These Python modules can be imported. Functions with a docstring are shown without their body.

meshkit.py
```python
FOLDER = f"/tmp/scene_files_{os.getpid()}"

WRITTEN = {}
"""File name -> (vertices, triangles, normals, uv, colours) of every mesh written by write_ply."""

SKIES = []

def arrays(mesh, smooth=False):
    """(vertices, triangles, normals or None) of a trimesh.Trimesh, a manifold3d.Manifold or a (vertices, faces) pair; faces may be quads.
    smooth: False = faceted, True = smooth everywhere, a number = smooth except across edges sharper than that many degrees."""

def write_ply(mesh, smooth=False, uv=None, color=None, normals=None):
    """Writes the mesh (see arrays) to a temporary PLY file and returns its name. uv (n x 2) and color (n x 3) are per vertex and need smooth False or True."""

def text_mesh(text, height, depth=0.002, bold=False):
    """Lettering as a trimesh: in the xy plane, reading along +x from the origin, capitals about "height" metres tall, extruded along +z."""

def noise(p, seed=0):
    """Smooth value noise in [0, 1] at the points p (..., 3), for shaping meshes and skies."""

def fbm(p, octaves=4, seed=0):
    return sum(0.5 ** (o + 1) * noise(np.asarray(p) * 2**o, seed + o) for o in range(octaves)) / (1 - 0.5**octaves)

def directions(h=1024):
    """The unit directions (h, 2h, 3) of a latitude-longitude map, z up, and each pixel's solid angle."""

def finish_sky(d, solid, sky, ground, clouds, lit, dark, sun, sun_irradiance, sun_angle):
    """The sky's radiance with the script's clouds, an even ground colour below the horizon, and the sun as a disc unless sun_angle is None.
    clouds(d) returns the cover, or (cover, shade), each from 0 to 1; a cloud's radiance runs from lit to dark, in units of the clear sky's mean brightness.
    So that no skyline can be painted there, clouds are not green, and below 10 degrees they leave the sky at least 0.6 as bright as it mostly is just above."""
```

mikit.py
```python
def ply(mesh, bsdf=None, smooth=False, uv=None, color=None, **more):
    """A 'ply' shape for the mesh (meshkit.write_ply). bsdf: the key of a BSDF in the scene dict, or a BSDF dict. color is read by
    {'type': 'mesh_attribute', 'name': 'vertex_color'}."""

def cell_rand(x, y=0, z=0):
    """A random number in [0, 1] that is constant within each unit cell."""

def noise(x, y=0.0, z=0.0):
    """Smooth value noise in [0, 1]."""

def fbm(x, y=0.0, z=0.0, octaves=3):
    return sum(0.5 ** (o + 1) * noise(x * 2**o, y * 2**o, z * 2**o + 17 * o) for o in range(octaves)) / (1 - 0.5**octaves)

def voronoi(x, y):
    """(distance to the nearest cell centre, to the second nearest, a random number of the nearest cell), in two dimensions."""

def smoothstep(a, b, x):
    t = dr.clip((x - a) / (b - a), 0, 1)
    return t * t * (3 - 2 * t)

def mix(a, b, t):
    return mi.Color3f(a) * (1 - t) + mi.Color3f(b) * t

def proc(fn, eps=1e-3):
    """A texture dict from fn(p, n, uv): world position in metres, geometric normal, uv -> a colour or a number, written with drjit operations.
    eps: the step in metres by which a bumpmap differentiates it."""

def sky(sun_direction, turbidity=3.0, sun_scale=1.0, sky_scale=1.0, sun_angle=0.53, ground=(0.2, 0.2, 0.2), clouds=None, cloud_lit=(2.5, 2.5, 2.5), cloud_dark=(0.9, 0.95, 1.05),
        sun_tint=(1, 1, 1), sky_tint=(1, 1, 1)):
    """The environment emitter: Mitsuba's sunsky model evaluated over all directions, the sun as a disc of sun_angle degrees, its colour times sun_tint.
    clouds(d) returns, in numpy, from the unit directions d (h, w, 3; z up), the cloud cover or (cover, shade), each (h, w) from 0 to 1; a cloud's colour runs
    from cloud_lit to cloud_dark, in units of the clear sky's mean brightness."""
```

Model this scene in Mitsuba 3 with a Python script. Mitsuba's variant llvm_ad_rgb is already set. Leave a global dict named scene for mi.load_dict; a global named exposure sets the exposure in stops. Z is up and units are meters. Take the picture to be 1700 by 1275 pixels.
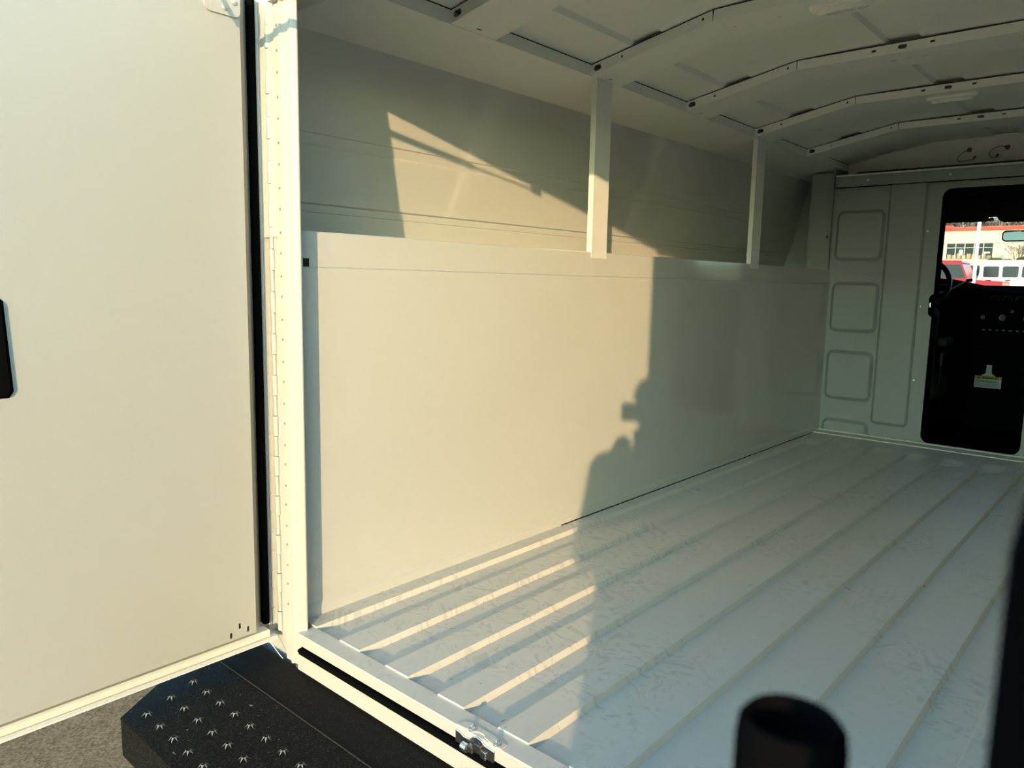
import math, random
import numpy as np, trimesh, mitsuba as mi, mikit, meshkit
import drjit as dr
import manifold3d as m3
from shapely.geometry import Polygon, LineString, Point, box as sbox
from shapely.ops import unary_union
from shapely import affinity

# ------------------------------------------------------------------ camera, sky, exposure
F_PX, YAW, PITCH, ROLL = 1243.4, math.radians(41.477), math.radians(7.727), math.radians(1.1456)
CAM = np.array([1.5671, -0.9657, 0.855])
_f = np.array([-math.sin(YAW) * math.cos(PITCH), math.cos(YAW) * math.cos(PITCH), -math.sin(PITCH)])
_r0 = np.array([math.cos(YAW), math.sin(YAW), 0.0]); _u0 = np.cross(_r0, _f)
_up = -math.sin(ROLL) * _r0 + math.cos(ROLL) * _u0
T = mi.ScalarTransform4f
scene, labels = {}, {}
scene['camera'] = {'type': 'thinlens', 'fov': 2 * math.degrees(math.atan(850 / F_PX)), 'fov_axis': 'x',
                   'aperture_radius': 0.0016, 'focus_distance': 2.4, 'near_clip': 0.02, 'far_clip': 2000.0,
                   'to_world': T().look_at(origin=CAM.tolist(), target=(CAM + _f).tolist(), up=_up.tolist())}
SUN_AZ, SUN_EL = math.radians(32.7), math.radians(9.2)
SUN = np.array([math.sin(SUN_AZ) * math.cos(SUN_EL), -math.cos(SUN_AZ) * math.cos(SUN_EL), math.sin(SUN_EL)])
scene['sky'] = mikit.sky(SUN.tolist(), turbidity=3.0, sun_scale=4.5, sky_scale=13.8, ground=(0.16, 0.145, 0.12),
                         sun_tint=(0.97, 1.12, 1.78), sky_tint=(0.99, 1.50, 1.78))
exposure = 0.37

W, L = 1.58, 3.626          # inside width and length of the cargo body
XC = W / 2
GZ = -0.65                  # the tarmac, below the cargo floor at z = 0
KX = 0.252                  # how far the upper side leans out per metre downwards

# ------------------------------------------------------------------ materials
def P(fn, eps=1e-3): return mikit.proc(fn, eps)
def two(b): return {'type': 'twosided', 'bsdf': b}
def rgb(*c): return {'type': 'rgb', 'value': list(c)}
def gloss(color, alpha=0.05, ior=1.5):
    return {'type': 'roughplastic', 'distribution': 'ggx', 'alpha': alpha, 'int_ior': ior, 'diffuse_reflectance': color, 'nonlinear': False}
def bsdf(name, b): scene[name] = b; return name
PAINT = (0.80, 0.785, 0.70)
def paint_tone(p, n, uv):
    v = mikit.fbm(p.x * 3 + 5, p.y * 3, p.z * 3, 2)
    return mikit.mix((0.600, 0.600, 0.563), (0.628, 0.628, 0.590), v)
bsdf('paint', two(gloss(P(paint_tone), 0.008, 1.85)))
def paint_peel(p, n, uv): return mikit.noise(p.x * 60, p.y * 60, p.z * 60) * 0.00012
bsdf('paint_satin', two(gloss(rgb(0.89, 0.89, 0.83), 0.16)))
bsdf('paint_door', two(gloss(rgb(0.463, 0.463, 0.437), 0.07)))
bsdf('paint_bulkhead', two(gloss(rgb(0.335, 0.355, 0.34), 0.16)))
bsdf('shade_grey', two(gloss(rgb(0.32, 0.36, 0.335), 0.2)))  # darker grey: the shade of the closed-in recess put into the colour
bsdf('rubber_matte', two({'type': 'diffuse', 'reflectance': rgb(0.004, 0.004, 0.0045)}))
bsdf('paint_frame', two(gloss(rgb(0.54, 0.54, 0.51), 0.12)))
def floor_tone(p, n, uv):
    v = mikit.fbm(p.x * 4, p.y * 4, 3.1, 3)
    base = mikit.mix((0.88, 0.85, 0.755), (0.92, 0.89, 0.795), v)
    # boot scuffs and swirls, fine and faint
    w = mikit.noise(p.x * 14, p.y * 14, 1.0)
    q = mikit.fbm(p.x * 70 + 9 * w, p.y * 95 + 7 * mikit.noise(p.x * 12, p.y * 12, 4.0), 7.0, 3)
    a = mikit.smoothstep(0.42, 0.62, mikit.fbm(p.x * 3.1 + 9, p.y * 2.6, 0.0, 3))
    base = mikit.mix(base, (0.70, 0.685, 0.61), mikit.smoothstep(0.56, 0.70, q) * (0.08 + 0.55 * a))
    d = mikit.noise(p.x * 90, p.y * 90, 9.0)
    return mikit.mix(base, (0.40, 0.395, 0.35), mikit.smoothstep(0.972, 0.985, d) * 0.8)
bsdf('paint_floor', two(gloss(P(floor_tone), 0.2)))
bsdf('rubber', two(gloss(rgb(0.012, 0.012, 0.012), 0.25)))
bsdf('plastic_black', two(gloss(rgb(0.010, 0.010, 0.012), 0.18)))
def grit(p, n, uv):
    d = mikit.noise(p.x * 420, p.y * 420, p.z * 420)
    w = mikit.noise(p.x * 130 + 3, p.y * 130, p.z * 130)
    c = mikit.mix((0.010, 0.010, 0.010), (0.050, 0.046, 0.040), mikit.smoothstep(0.55, 0.95, d))
    return mikit.mix(c, (0.42, 0.42, 0.40), mikit.smoothstep(0.965, 0.98, w))
bsdf('bumper_coat', two(gloss(P(grit), 0.5, 1.25)))
bsdf('groove_highlight', two({'type': 'diffuse', 'reflectance': rgb(0.075, 0.068, 0.055)}))
bsdf('worn_metal', two(gloss(rgb(0.30, 0.30, 0.30), 0.3)))
bsdf('steel', two({'type': 'roughconductor', 'material': 'Al', 'alpha': 0.22}))
bsdf('steel_dark', two({'type': 'principled', 'base_color': rgb(0.16, 0.16, 0.17), 'metallic': 0.9, 'roughness': 0.35}))
def asphalt(p, n, uv):
    a = mikit.noise(p.x * 160, p.y * 160, 0.0); b = mikit.fbm(p.x * 30, p.y * 30, 2.0, 3)
    return mikit.mix((0.13, 0.075, 0.036), (0.46, 0.275, 0.145), 0.65 * a + 0.35 * b)
bsdf('asphalt', two({'type': 'diffuse', 'reflectance': P(asphalt)}))
def grass_tone(p, n, uv):
    return mikit.mix((0.22, 0.17, 0.07), (0.36, 0.29, 0.13), mikit.fbm(p.x * 0.8, p.y * 0.8, 0.0, 3))
bsdf('dry_grass', two({'type': 'diffuse', 'reflectance': P(grass_tone)}))
bsdf('stucco', two({'type': 'diffuse', 'reflectance': rgb(0.66, 0.61, 0.49)}))
bsdf('red_trim', two({'type': 'diffuse', 'reflectance': rgb(0.50, 0.11, 0.09)}))
bsdf('white_mullion', two({'type': 'diffuse', 'reflectance': rgb(0.75, 0.73, 0.66)}))
bsdf('dark_glass', two(gloss(rgb(0.012, 0.014, 0.016), 0.03)))
bsdf('cardboard', two({'type': 'diffuse', 'reflectance': rgb(0.42, 0.35, 0.22)}))
bsdf('red_paint', two(gloss(rgb(0.38, 0.02, 0.035), 0.06)))
bsdf('white_paint', two(gloss(rgb(0.78, 0.79, 0.78), 0.06)))
bsdf('tan_paint', two(gloss(rgb(0.62, 0.56, 0.38), 0.08)))
bsdf('car_glass', two(gloss(rgb(0.03, 0.045, 0.055), 0.03)))
bsdf('tyre', two({'type': 'diffuse', 'reflectance': rgb(0.02, 0.02, 0.02)}))
bsdf('bark', two({'type': 'diffuse', 'reflectance': rgb(0.20, 0.17, 0.14)}))
bsdf('shrub_leaf', two({'type': 'diffuse', 'reflectance': rgb(0.085, 0.085, 0.03)}))
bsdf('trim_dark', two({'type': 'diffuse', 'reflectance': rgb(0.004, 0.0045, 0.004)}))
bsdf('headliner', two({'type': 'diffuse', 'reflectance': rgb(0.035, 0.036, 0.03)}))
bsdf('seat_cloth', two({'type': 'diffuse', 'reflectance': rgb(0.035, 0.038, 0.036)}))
bsdf('mirror_glass', two({'type': 'conductor', 'material': 'Ag', 'specular_reflectance': rgb(0.10, 0.135, 0.165)}))
bsdf('clear_glass', {'type': 'thindielectric', 'int_ior': 1.5})
bsdf('lens_plastic', two(gloss(rgb(0.72, 0.72, 0.66), 0.08)))
bsdf('tag_white', two({'type': 'diffuse', 'reflectance': rgb(0.58, 0.60, 0.60)}))
bsdf('tag_yellow', two({'type': 'diffuse', 'reflectance': rgb(0.46, 0.36, 0.07)}))
bsdf('ink', two({'type': 'diffuse', 'reflectance': rgb(0.02, 0.02, 0.02)}))
bsdf('ink_grey', two({'type': 'diffuse', 'reflectance': rgb(0.25, 0.28, 0.30)}))
bsdf('wire_black', two(gloss(rgb(0.015, 0.014, 0.014), 0.2)))
bsdf('grommet_red', two(gloss(rgb(0.22, 0.07, 0.045), 0.2)))
bsdf('skin', two(gloss(rgb(0.50, 0.33, 0.24), 0.4)))
bsdf('jacket', two({'type': 'diffuse', 'reflectance': rgb(0.045, 0.05, 0.065)}))
bsdf('jeans', two({'type': 'diffuse', 'reflectance': rgb(0.06, 0.08, 0.13)}))
bsdf('cap_cloth', two({'type': 'diffuse', 'reflectance': rgb(0.08, 0.08, 0.085)}))
bsdf('hair', two({'type': 'diffuse', 'reflectance': rgb(0.06, 0.04, 0.03)}))

# ------------------------------------------------------------------ helpers
def numbered(key):
    if key not in scene and not any(k.startswith(key + '__') for k in scene): return key
    i = 1
    while f'{key}_{i:03d}' in scene or any(k.startswith(f'{key}_{i:03d}__') for k in scene): i += 1
    return f'{key}_{i:03d}'
def put(key, mesh, mat, smooth=False, label=None, category=None, group=None, kind=None):
    key = numbered(key)
    scene[key] = mikit.ply(mesh, mat, smooth)
    d = {k: v for k, v in dict(label=label, category=category, group=group, kind=kind).items() if v}
    if d: labels[key] = d
    return key
def tag(key, label, category=None, group=None, kind=None):
    labels[key] = {k: v for k, v in dict(label=label, category=category, group=group, kind=kind).items() if v}
    return key
def join(*ms): return trimesh.util.concatenate([m for m in ms if m is not None])
def tm(man):
    m = man.to_mesh(); return trimesh.Trimesh(m.vert_properties[:, :3], m.tri_verts, process=False)
def man(t):
    t = t.copy(); t.merge_vertices()
    return m3.Manifold(m3.Mesh(np.asarray(t.vertices, np.float32), np.asarray(t.faces, np.uint32)))
def bx(x0, x1, y0, y1, z0, z1, b=0.0):
    if b <= 0:
        m = trimesh.creation.box((x1 - x0, y1 - y0, z1 - z0)); m.apply_translation(((x0 + x1) / 2, (y0 + y1) / 2, (z0 + z1) / 2)); return m
    pts = []
    for x, sx in ((x0, 1), (x1, -1)):
        for y, sy in ((y0, 1), (y1, -1)):
            for z, sz in ((z0, 1), (z1, -1)):
                pts += [(x + sx * b, y + sy * b, z), (x + sx * b, y, z + sz * b), (x, y + sy * b, z + sz * b)]
    return trimesh.convex.convex_hull(np.array(pts))
def polys(g): return list(getattr(g, 'geoms', [g]))
def extrude(poly, h): return join(*[trimesh.creation.extrude_polygon(g, h, engine='earcut') for g in polys(poly) if g.area > 1e-10])
def _map(m, fn, flip):
    m = m.copy(); m.vertices = fn(np.asarray(m.vertices))
    if flip: m.faces = m.faces[:, ::-1]
    return m
def ex_y(poly, y0, y1): return _map(extrude(poly, y1 - y0), lambda v: np.stack([v[:, 0], y0 + v[:, 2], v[:, 1]], 1), True)    # poly in (x, z)
def ex_x(poly, x0, x1): return _map(extrude(poly, x1 - x0), lambda v: np.stack([x0 + v[:, 2], v[:, 0], v[:, 1]], 1), False)   # poly in (y, z)
def ex_z(poly, z0, z1): return _map(extrude(poly, z1 - z0), lambda v: np.stack([v[:, 0], v[:, 1], z0 + v[:, 2]], 1), False)   # poly in (x, y)
def strip(pts, t): return LineString(pts).buffer(t / 2, cap_style=2, join_style=2, mitre_limit=3)
def mirror(m, x=XC): return _map(m, lambda v: v * [-1, 1, 1] + [2 * x, 0, 0], True)
def rotz(m, deg, about):
    m = m.copy(); m.apply_transform(trimesh.transformations.rotation_matrix(math.radians(deg), [0, 0, 1], about)); return m
def tube(pts, r, n=10, cap=True):
    pts = np.asarray(pts, float); r = np.broadcast_to(r, (len(pts),))
    t = np.gradient(pts, axis=0); t /= np.linalg.norm(t, axis=1, keepdims=True)
    a = np.cross(t[0], [0, 0, 1.0] if abs(t[0][2]) < .9 else [1.0, 0, 0]); a /= np.linalg.norm(a)
    V, Fc = [], []
    for i in range(len(pts)):
        a = a - t[i] * (a @ t[i]); a /= np.linalg.norm(a); b = np.cross(t[i], a)
        for k in range(n):
            w = 2 * math.pi * k / n; V.append(pts[i] + r[i] * (math.cos(w) * a + math.sin(w) * b))
    for i in range(len(pts) - 1):
        for k in range(n):
            p, q = i * n + k, i * n + (k + 1) % n
            Fc += [(p, q, q + n), (p, q + n, p + n)]
    if cap:
        V += [pts[0], pts[-1]]; c0, c1, e = len(V) - 2, len(V) - 1, (len(pts) - 1) * n
        for k in range(n):
            Fc += [(c0, (k + 1) % n, k), (c1, e + k, e + (k + 1) % n)]
    return trimesh.Trimesh(np.array(V), np.array(Fc), process=False)
def lathe(prof, n=24, at=(0, 0, 0), axis=(0, 0, 1)):
    m = trimesh.creation.revolve(np.array(prof, float), sections=n)
    m.apply_transform(trimesh.geometry.align_vectors([0, 0, 1], axis)); m.apply_translation(at); return m
def curve(pts, n=24):
    pts = np.asarray(pts, float); P0 = np.vstack([2 * pts[0] - pts[1], pts, 2 * pts[-1] - pts[-2]]); out = []
    for i in range(1, len(P0) - 2):
        for s in np.linspace(0, 1, n, endpoint=False):
            a, b, c, d = P0[i - 1:i + 3]
            out.append(.5 * (2 * b + (c - a) * s + (2 * a - 5 * b + 4 * c - d) * s * s + (3 * b - a - 3 * c + d) * s ** 3))
    return np.array(out + [pts[-1]])
def screw_y(x, y, z, r=.006):    # a domed screw head facing the rear (-y)
    return lathe([(0, .004), (r * .5, .0035), (r * .85, .002), (r, 0), (0, 0)], 12, (x, y, z), (0, -1, 0))
def rrect(x0, x1, y0, y1, r): return sbox(x0 + r, y0 + r, x1 - r, y1 - r).buffer(r, quad_segs=5)

# ================================================================== SETTING: floor
def floor_profile(top, low):
    per, pts, k = 0.1715, [], 0
    x0 = XC - per * 4.5          # ridge centres, a trough in the middle of the floor
    pts.append((0.0, top))
    for i in range(10):
        c = x0 + per * i
        for x, z in ((c - .0435, low), (c - .0375, top), (c + .0375, top), (c + .0435, low)):
            if 0.004 < x < W - 0.004: pts.append((x, z))
    pts.append((W, top))
    return pts
prof = floor_profile(0.0035, -0.0110)
def ridged_sheet():
    ys = [0.034, 1.2, 2.4, 3.22, 3.34, L + .02]; n = len(prof); V, Fc = [], []
    for y in ys:
        k = 1.0 if y < 3.3 else 0.0          # the troughs run out before the bulkhead
        V += [(x, y, .0035 - (.0035 - z) * k) for x, z in prof]
    V += [(x, ys[0], -.02) for x, z in prof]
    for i in range(len(ys) - 1):
        for j in range(n - 1): a = i * n + j; Fc += [(a, a + 1, a + n + 1), (a, a + n + 1, a + n)]
    e = len(ys) * n
    for j in range(n - 1): Fc += [(j, e + j + 1, j + 1), (j, e + j, e + j + 1)]
    return trimesh.Trimesh(np.array(V, float), np.array(Fc), process=False)
fl = ridged_sheet()
plate_rear = ex_y(Polygon([(0.045, -.02), (W - .045, -.02), (W - .045, 0.0), (0.045, 0.0)]), -0.012, 0.034)
put('floor', join(fl, plate_rear), 'paint_floor', label='ribbed pale painted steel cargo floor with scuff marks', kind='structure')
# the raised strip across the front of the floor
ft = Polygon([(3.530, 0.003), (3.532, .008), (3.560, .011), (3.600, .012), (3.604, .018), (3.622, .018), (3.622, 0.003)])
t = man(ex_x(ft, 0.0, W))
for sx in (0.095, 0.755): t = t - man(bx(sx, sx + .045, 3.536, 3.546, .002, .03))
put('floor__threshold', tm(t), 'paint_floor')
for sx in (0.095, 0.755): put('floor__drain_slot', bx(sx, sx + .045, 3.536, 3.547, .004, .0092), 'rubber', label='black slot in the floor strip')

# ================================================================== SETTING: side walls
def xo(z): return -0.25 - KX * (1.515 - z)
low_pts = [(0.0045, 0.0), (0.0045, 0.027), (0.0, 0.040), (0.0, 0.8795), (-0.0022, 0.8805), (0.0, 0.8835), (0.0, 0.963), (-0.003, 0.966), (-0.405, 0.966)]
def outer(pts): return [(xo(z) + dx, z) for z, dx in pts]
up_pts = outer([(1.515, 0), (1.2640, 0), (1.2615, -.0035), (1.234, -.0035), (1.227, .0025), (1.074, .0025), (1.070, -.0060), (1.050, -.0060), (1.0485, -.0085), (1.047, -.0060), (.955, -.006)])
def side(side_name, mir):
    g = (lambda m: mirror(m)) if mir else (lambda m: m)
    word = 'left' if not mir else 'right'
    sq = ex_y(strip(low_pts, .0016), 0.036, L)
    k = put(f'wall_{word}', g(sq), 'paint', label=f'glossy white lower side panel on the {word} of the cargo area with a shelf edge', kind='structure')
    put(f'{k}__floor_shadow', g(bx(.0052, .0075, 1.08, 3.5, .0030, .0068)), 'rubber', label='dark strip standing in for the shadow gap along the foot of the side panel')  # black strip painting the shadow line where panel meets floor
    rear = bx(-.0008, .0008, 0.004, 0.036, 0, .966)
    low_end = rear
    put(f'{k}__edge_strip', g(low_end), 'paint')
    put(f'{k}__upper_panel', g(ex_y(strip(up_pts, .0016), 0.012, 3.89)), 'paint')
    put(f'{k}__soffit', g(ex_y(strip([(0.0, 1.5495), (-.256, 1.513)], .0016), 0.012, 3.89)), 'paint_satin')
    put(f'{k}__end_panel', g(ex_y(Polygon([(-.45, .95), (0.0, .95), (0.0, 1.556), (-.27, 1.52)]), 3.89, 3.892)), 'shade_grey')
    put(f'{k}__rear_panel', g(ex_y(Polygon([(-.45, .95), (0.0, .95), (0.0, 1.556), (-.27, 1.52)]), 0.008, 0.012)), 'paint')
    put(f'{k}__shelf_front', g(bx(-.41, -.002, 3.6, 3.893, .964, .967)), 'paint')
    for y0, y1 in ((1.2115, 1.303), (2.516, 2.61)):
        ch = unary_union([strip([(-.022, y0 + .001), (-.001, y0 + .001), (-.001, y1 - .001), (-.022, y1 - .001)], .002)])
        put(f'{k}__post', g(ex_z(affinity.translate(ch, .0025, 0), .945, 1.548)), 'paint_satin')
    put(f'{k}__post_foot', g(bx(-.0005, .0016, 1.216, 1.298, .9465, .957)), 'paint_satin')
    # corner post beside the bulkhead
    cp = trimesh.boolean.difference([bx(-.142, -.012, 3.622, 3.6245, .966, 1.523), lathe([(0, -.01), (.008, -.01), (.008, .01), (0, .01)], 16, (-.034, 3.623, 1.157), (0, 1, 0))])
    put(f'{k}__corner_post', g(join(cp, bx(-.012, -.009, 3.600, 3.6245, .966, 1.575), bx(-.142, -.1395, 3.6245, 3.66, .966, 1.523))), 'paint_bulkhead')
    put(f'{k}__bore', g(lathe([(0, 0), (.010, 0), (.010, .002), (0, .002)], 16, (-.034, 3.640, 1.157), (0, 1, 0))), 'rubber')
    return k
side('left', False); side('right', True)
# the small square opening in the lower left panel: a dark recessed box set in the sheet
put('wall_left__square_hole', bx(-.004, .0012, .049, .0745, .8825, .9025), 'rubber', label='small black square hole')
put('wall_left__hole_flap', bx(.0012, .0020, .0655, .0745, .8825, .9025), 'paint')

# ================================================================== SETTING: bulkhead
def emboss(x, z):
    def rr(x0, x1, z0, z1, r, s, h):
        qx, qz = np.abs(x - (x0 + x1) / 2) - (x1 - x0) / 2 + r, np.abs(z - (z0 + z1) / 2) - (z1 - z0) / 2 + r
        d = np.hypot(np.maximum(qx, 0), np.maximum(qz, 0)) + np.minimum(np.maximum(qx, qz), 0) - r
        t = np.clip(-d / s, 0, 1); return h * t * t * (3 - 2 * t)
    h = rr(.288, .490, .085, 1.60, .03, .018, .016)
    for z0, z1 in ((1.012, 1.306), (.602, .899), (.202, .500), (-.20, .092)): h = h + rr(.014, .286, z0, z1, .044, .024, .021) * (x < .2835)
    return h
xs = np.unique(np.concatenate([np.linspace(-.008, .492, 164)])); zs = np.linspace(0.004, 1.436, 300)
X, Z = np.meshgrid(xs, zs, indexing='ij')
V = np.stack([X, L - emboss(X, Z), Z], -1).reshape(-1, 3)
nz = len(zs); I, J = np.meshgrid(np.arange(len(xs) - 1), np.arange(nz - 1), indexing='ij'); q = I * nz + J
Fq = np.stack([q, q + nz, q + nz + 1, q + 1], -1).reshape(-1, 4)
bulk = trimesh.Trimesh(V, np.vstack([Fq[:, [0, 1, 2]], Fq[:, [0, 2, 3]]]), process=False)
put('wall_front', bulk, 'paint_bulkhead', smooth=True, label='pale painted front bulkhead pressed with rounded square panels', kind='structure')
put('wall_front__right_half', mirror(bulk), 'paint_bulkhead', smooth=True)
dr_shape = rrect(.557, 1.023, .016, 1.395, .045)
notch = rrect(.537, .60, .712, .838, .028)
opening = unary_union([dr_shape, notch]).buffer(-.008).buffer(.008)
pl = sbox(.4775, .004, W - .4775, 1.436).difference(opening)
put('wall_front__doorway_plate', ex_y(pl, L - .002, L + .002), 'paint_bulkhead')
put('wall_front__doorway_edging', ex_y(opening.buffer(.0005).difference(opening.buffer(-.004)), L - .003, L + .022), 'rubber_matte', label='black rubber edging of the doorway')
put('wall_front__doorway_lining', ex_y(opening.buffer(.004).difference(opening.buffer(.0005)), L + .002, L + .12), 'trim_dark')
put('wall_front__notch_catch', bx(.541, .547, L - .0015, L + .006, .765, .79), 'steel', label='small bright catch in the doorway notch')
for z in (1.176, .767, .359):
    put('wall_front__screw', screw_y(.498, L - .002, z, .0075), 'steel'); put('wall_front__screw', screw_y(W - .498, L - .002, z, .0075), 'steel')
# rail across the top of the bulkhead
rl = strip([(3.66, 1.4985), (3.600, 1.4985), (3.600, 1.494), (3.606, 1.4935), (3.606, 1.4365), (3.626, 1.4365)], .002)
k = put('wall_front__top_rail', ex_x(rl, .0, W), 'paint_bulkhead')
for x in (.176, .585, W - .585, W - .176): put(k + '__screw', screw_y(x, 3.605, 1.467, .007), 'steel')
put('wall_front__rail_shadow', bx(.0, W, 3.606, 3.626, 1.4315, 1.4352), 'rubber_matte')  # dark strip added as the shadow under the overhanging rail
put('wall_front__rail_lip', bx(.0, W, 3.597, 3.601, 1.494, 1.503), 'paint_satin')
# space over the bulkhead: a closing panel under the roof
def roof_z(x):
    x = min(x, W - x); return 1.586 + (1.669 - 1.586) * x / .44 if x < .44 else 1.669 + .004 * (1 - ((XC - x) / (XC - .44)) ** 2)
hp = Polygon([(.0, 1.30), (W, 1.30)] + [(x, roof_z(x) + .01) for x in np.linspace(W, 0, 41)])
put('wall_front__header_panel', ex_y(hp.difference(sbox(.2, 1.30, W - .2, 1.42)), 3.80, 3.803), 'paint_satin')
put('wall_front__header_gap_shade', bx(.05, W - .05, 3.792, 3.80, 1.50, 1.5405), 'rubber', label='dark strip standing in for the shaded gap behind the top rail')  # black bar put in for the shade of the gap over the rail
# gap between body and cab
put('wall_front__gap_floor', bx(0.0, W, L + .024, 3.80, 1.40, 1.404), 'trim_dark')

# ================================================================== SETTING: roof, ribs, rails
def roof_line():
    pts = []
    for x in np.unique(np.concatenate([np.linspace(0, W, 81), [c + s for c in (.212, XC, W - .212) for s in (-.056, -.045, .045, .056)]])):
        z = roof_z(x) + .003
        for c in (.212, XC, W - .212):
            d = abs(x - c); z += .012 * np.clip((.056 - d) / .011, 0, 1)
        pts.append((x, z))
    return pts
rp = roof_line()
put('ceiling', ex_y(strip(rp, .0012), 0.01, 3.86), 'paint_satin', label='pale painted ribbed metal roof of the cargo area, seen from inside', kind='structure')
cap_top = [(-.46, 1.50), (-.30, 1.66), (0, 1.70), (XC, 1.75), (W, 1.70), (W + .30, 1.66), (W + .46, 1.50)]
put('ceiling__front_cap', ex_y(Polygon([(-.46, .9)] + cap_top + [(W + .46, .9)]).difference(sbox(.0, .8, W, 1.44)), 3.894, 3.90), 'shade_grey')
put('ceiling__rear_cap', ex_y(Polygon([(-.03, 1.60)] + [(-.03, 1.69), (0, 1.70), (XC, 1.75), (W, 1.70), (W + .03, 1.69)] + [(W + .03, 1.60)]), -.030, -.014), 'paint_frame')
put('ceiling__outer_skin', ex_y(strip([(-.46, 1.50), (-.30, 1.66), (0, 1.70), (XC, 1.75), (W, 1.70), (W + .30, 1.66), (W + .46, 1.50)], .002), -.03, 3.9), 'paint_frame')
RIBS = [.525, 1.178, 1.830, 2.4825, 3.135]
bev = [(0.0, 1.550), (.44, 1.6365), (W - .44, 1.6365), (W, 1.550)]
topl = [(0.0, 1.5845), (.44, 1.6675), (W - .44, 1.6675), (W, 1.5845)]
def along(x): return np.interp(x, [p[0] for p in bev], [p[1] for p in bev])
face = Polygon(bev + topl[::-1])
def slot(x, z, w, h, tilt=0.0): return affinity.rotate(LineString([(x - w / 2 + h / 2, z), (x + w / 2 - h / 2, z)]).buffer(h / 2, quad_segs=6), tilt, origin=(x, z))
holes = [slot(.0255, 1.573, .030, .0185, 11), slot(W - .0255, 1.573, .030, .0185, -11), slot(XC, 1.654, .028, .0135)]
for x in (.122, .407, .697, .876): 
    for xx in (x, W - x): holes.append(Point(xx, along(xx) + .018).buffer(.0042, quad_segs=4))
face = face.difference(unary_union(holes))
face = face.difference(Polygon([(.4375, 1.655), (.4425, 1.672), (.4375, 1.672)])).difference(Polygon([(W - .4425, 1.655), (W - .4375, 1.672), (W - .4425, 1.672)]))
kerf = [Polygon([(c - .0006, 1.62), (c + .0006, 1.62), (c + .0018, 1.68), (c - .0018, 1.68)]) for c in (.44, W - .44)]
face = face.difference(unary_union(kerf))
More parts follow.
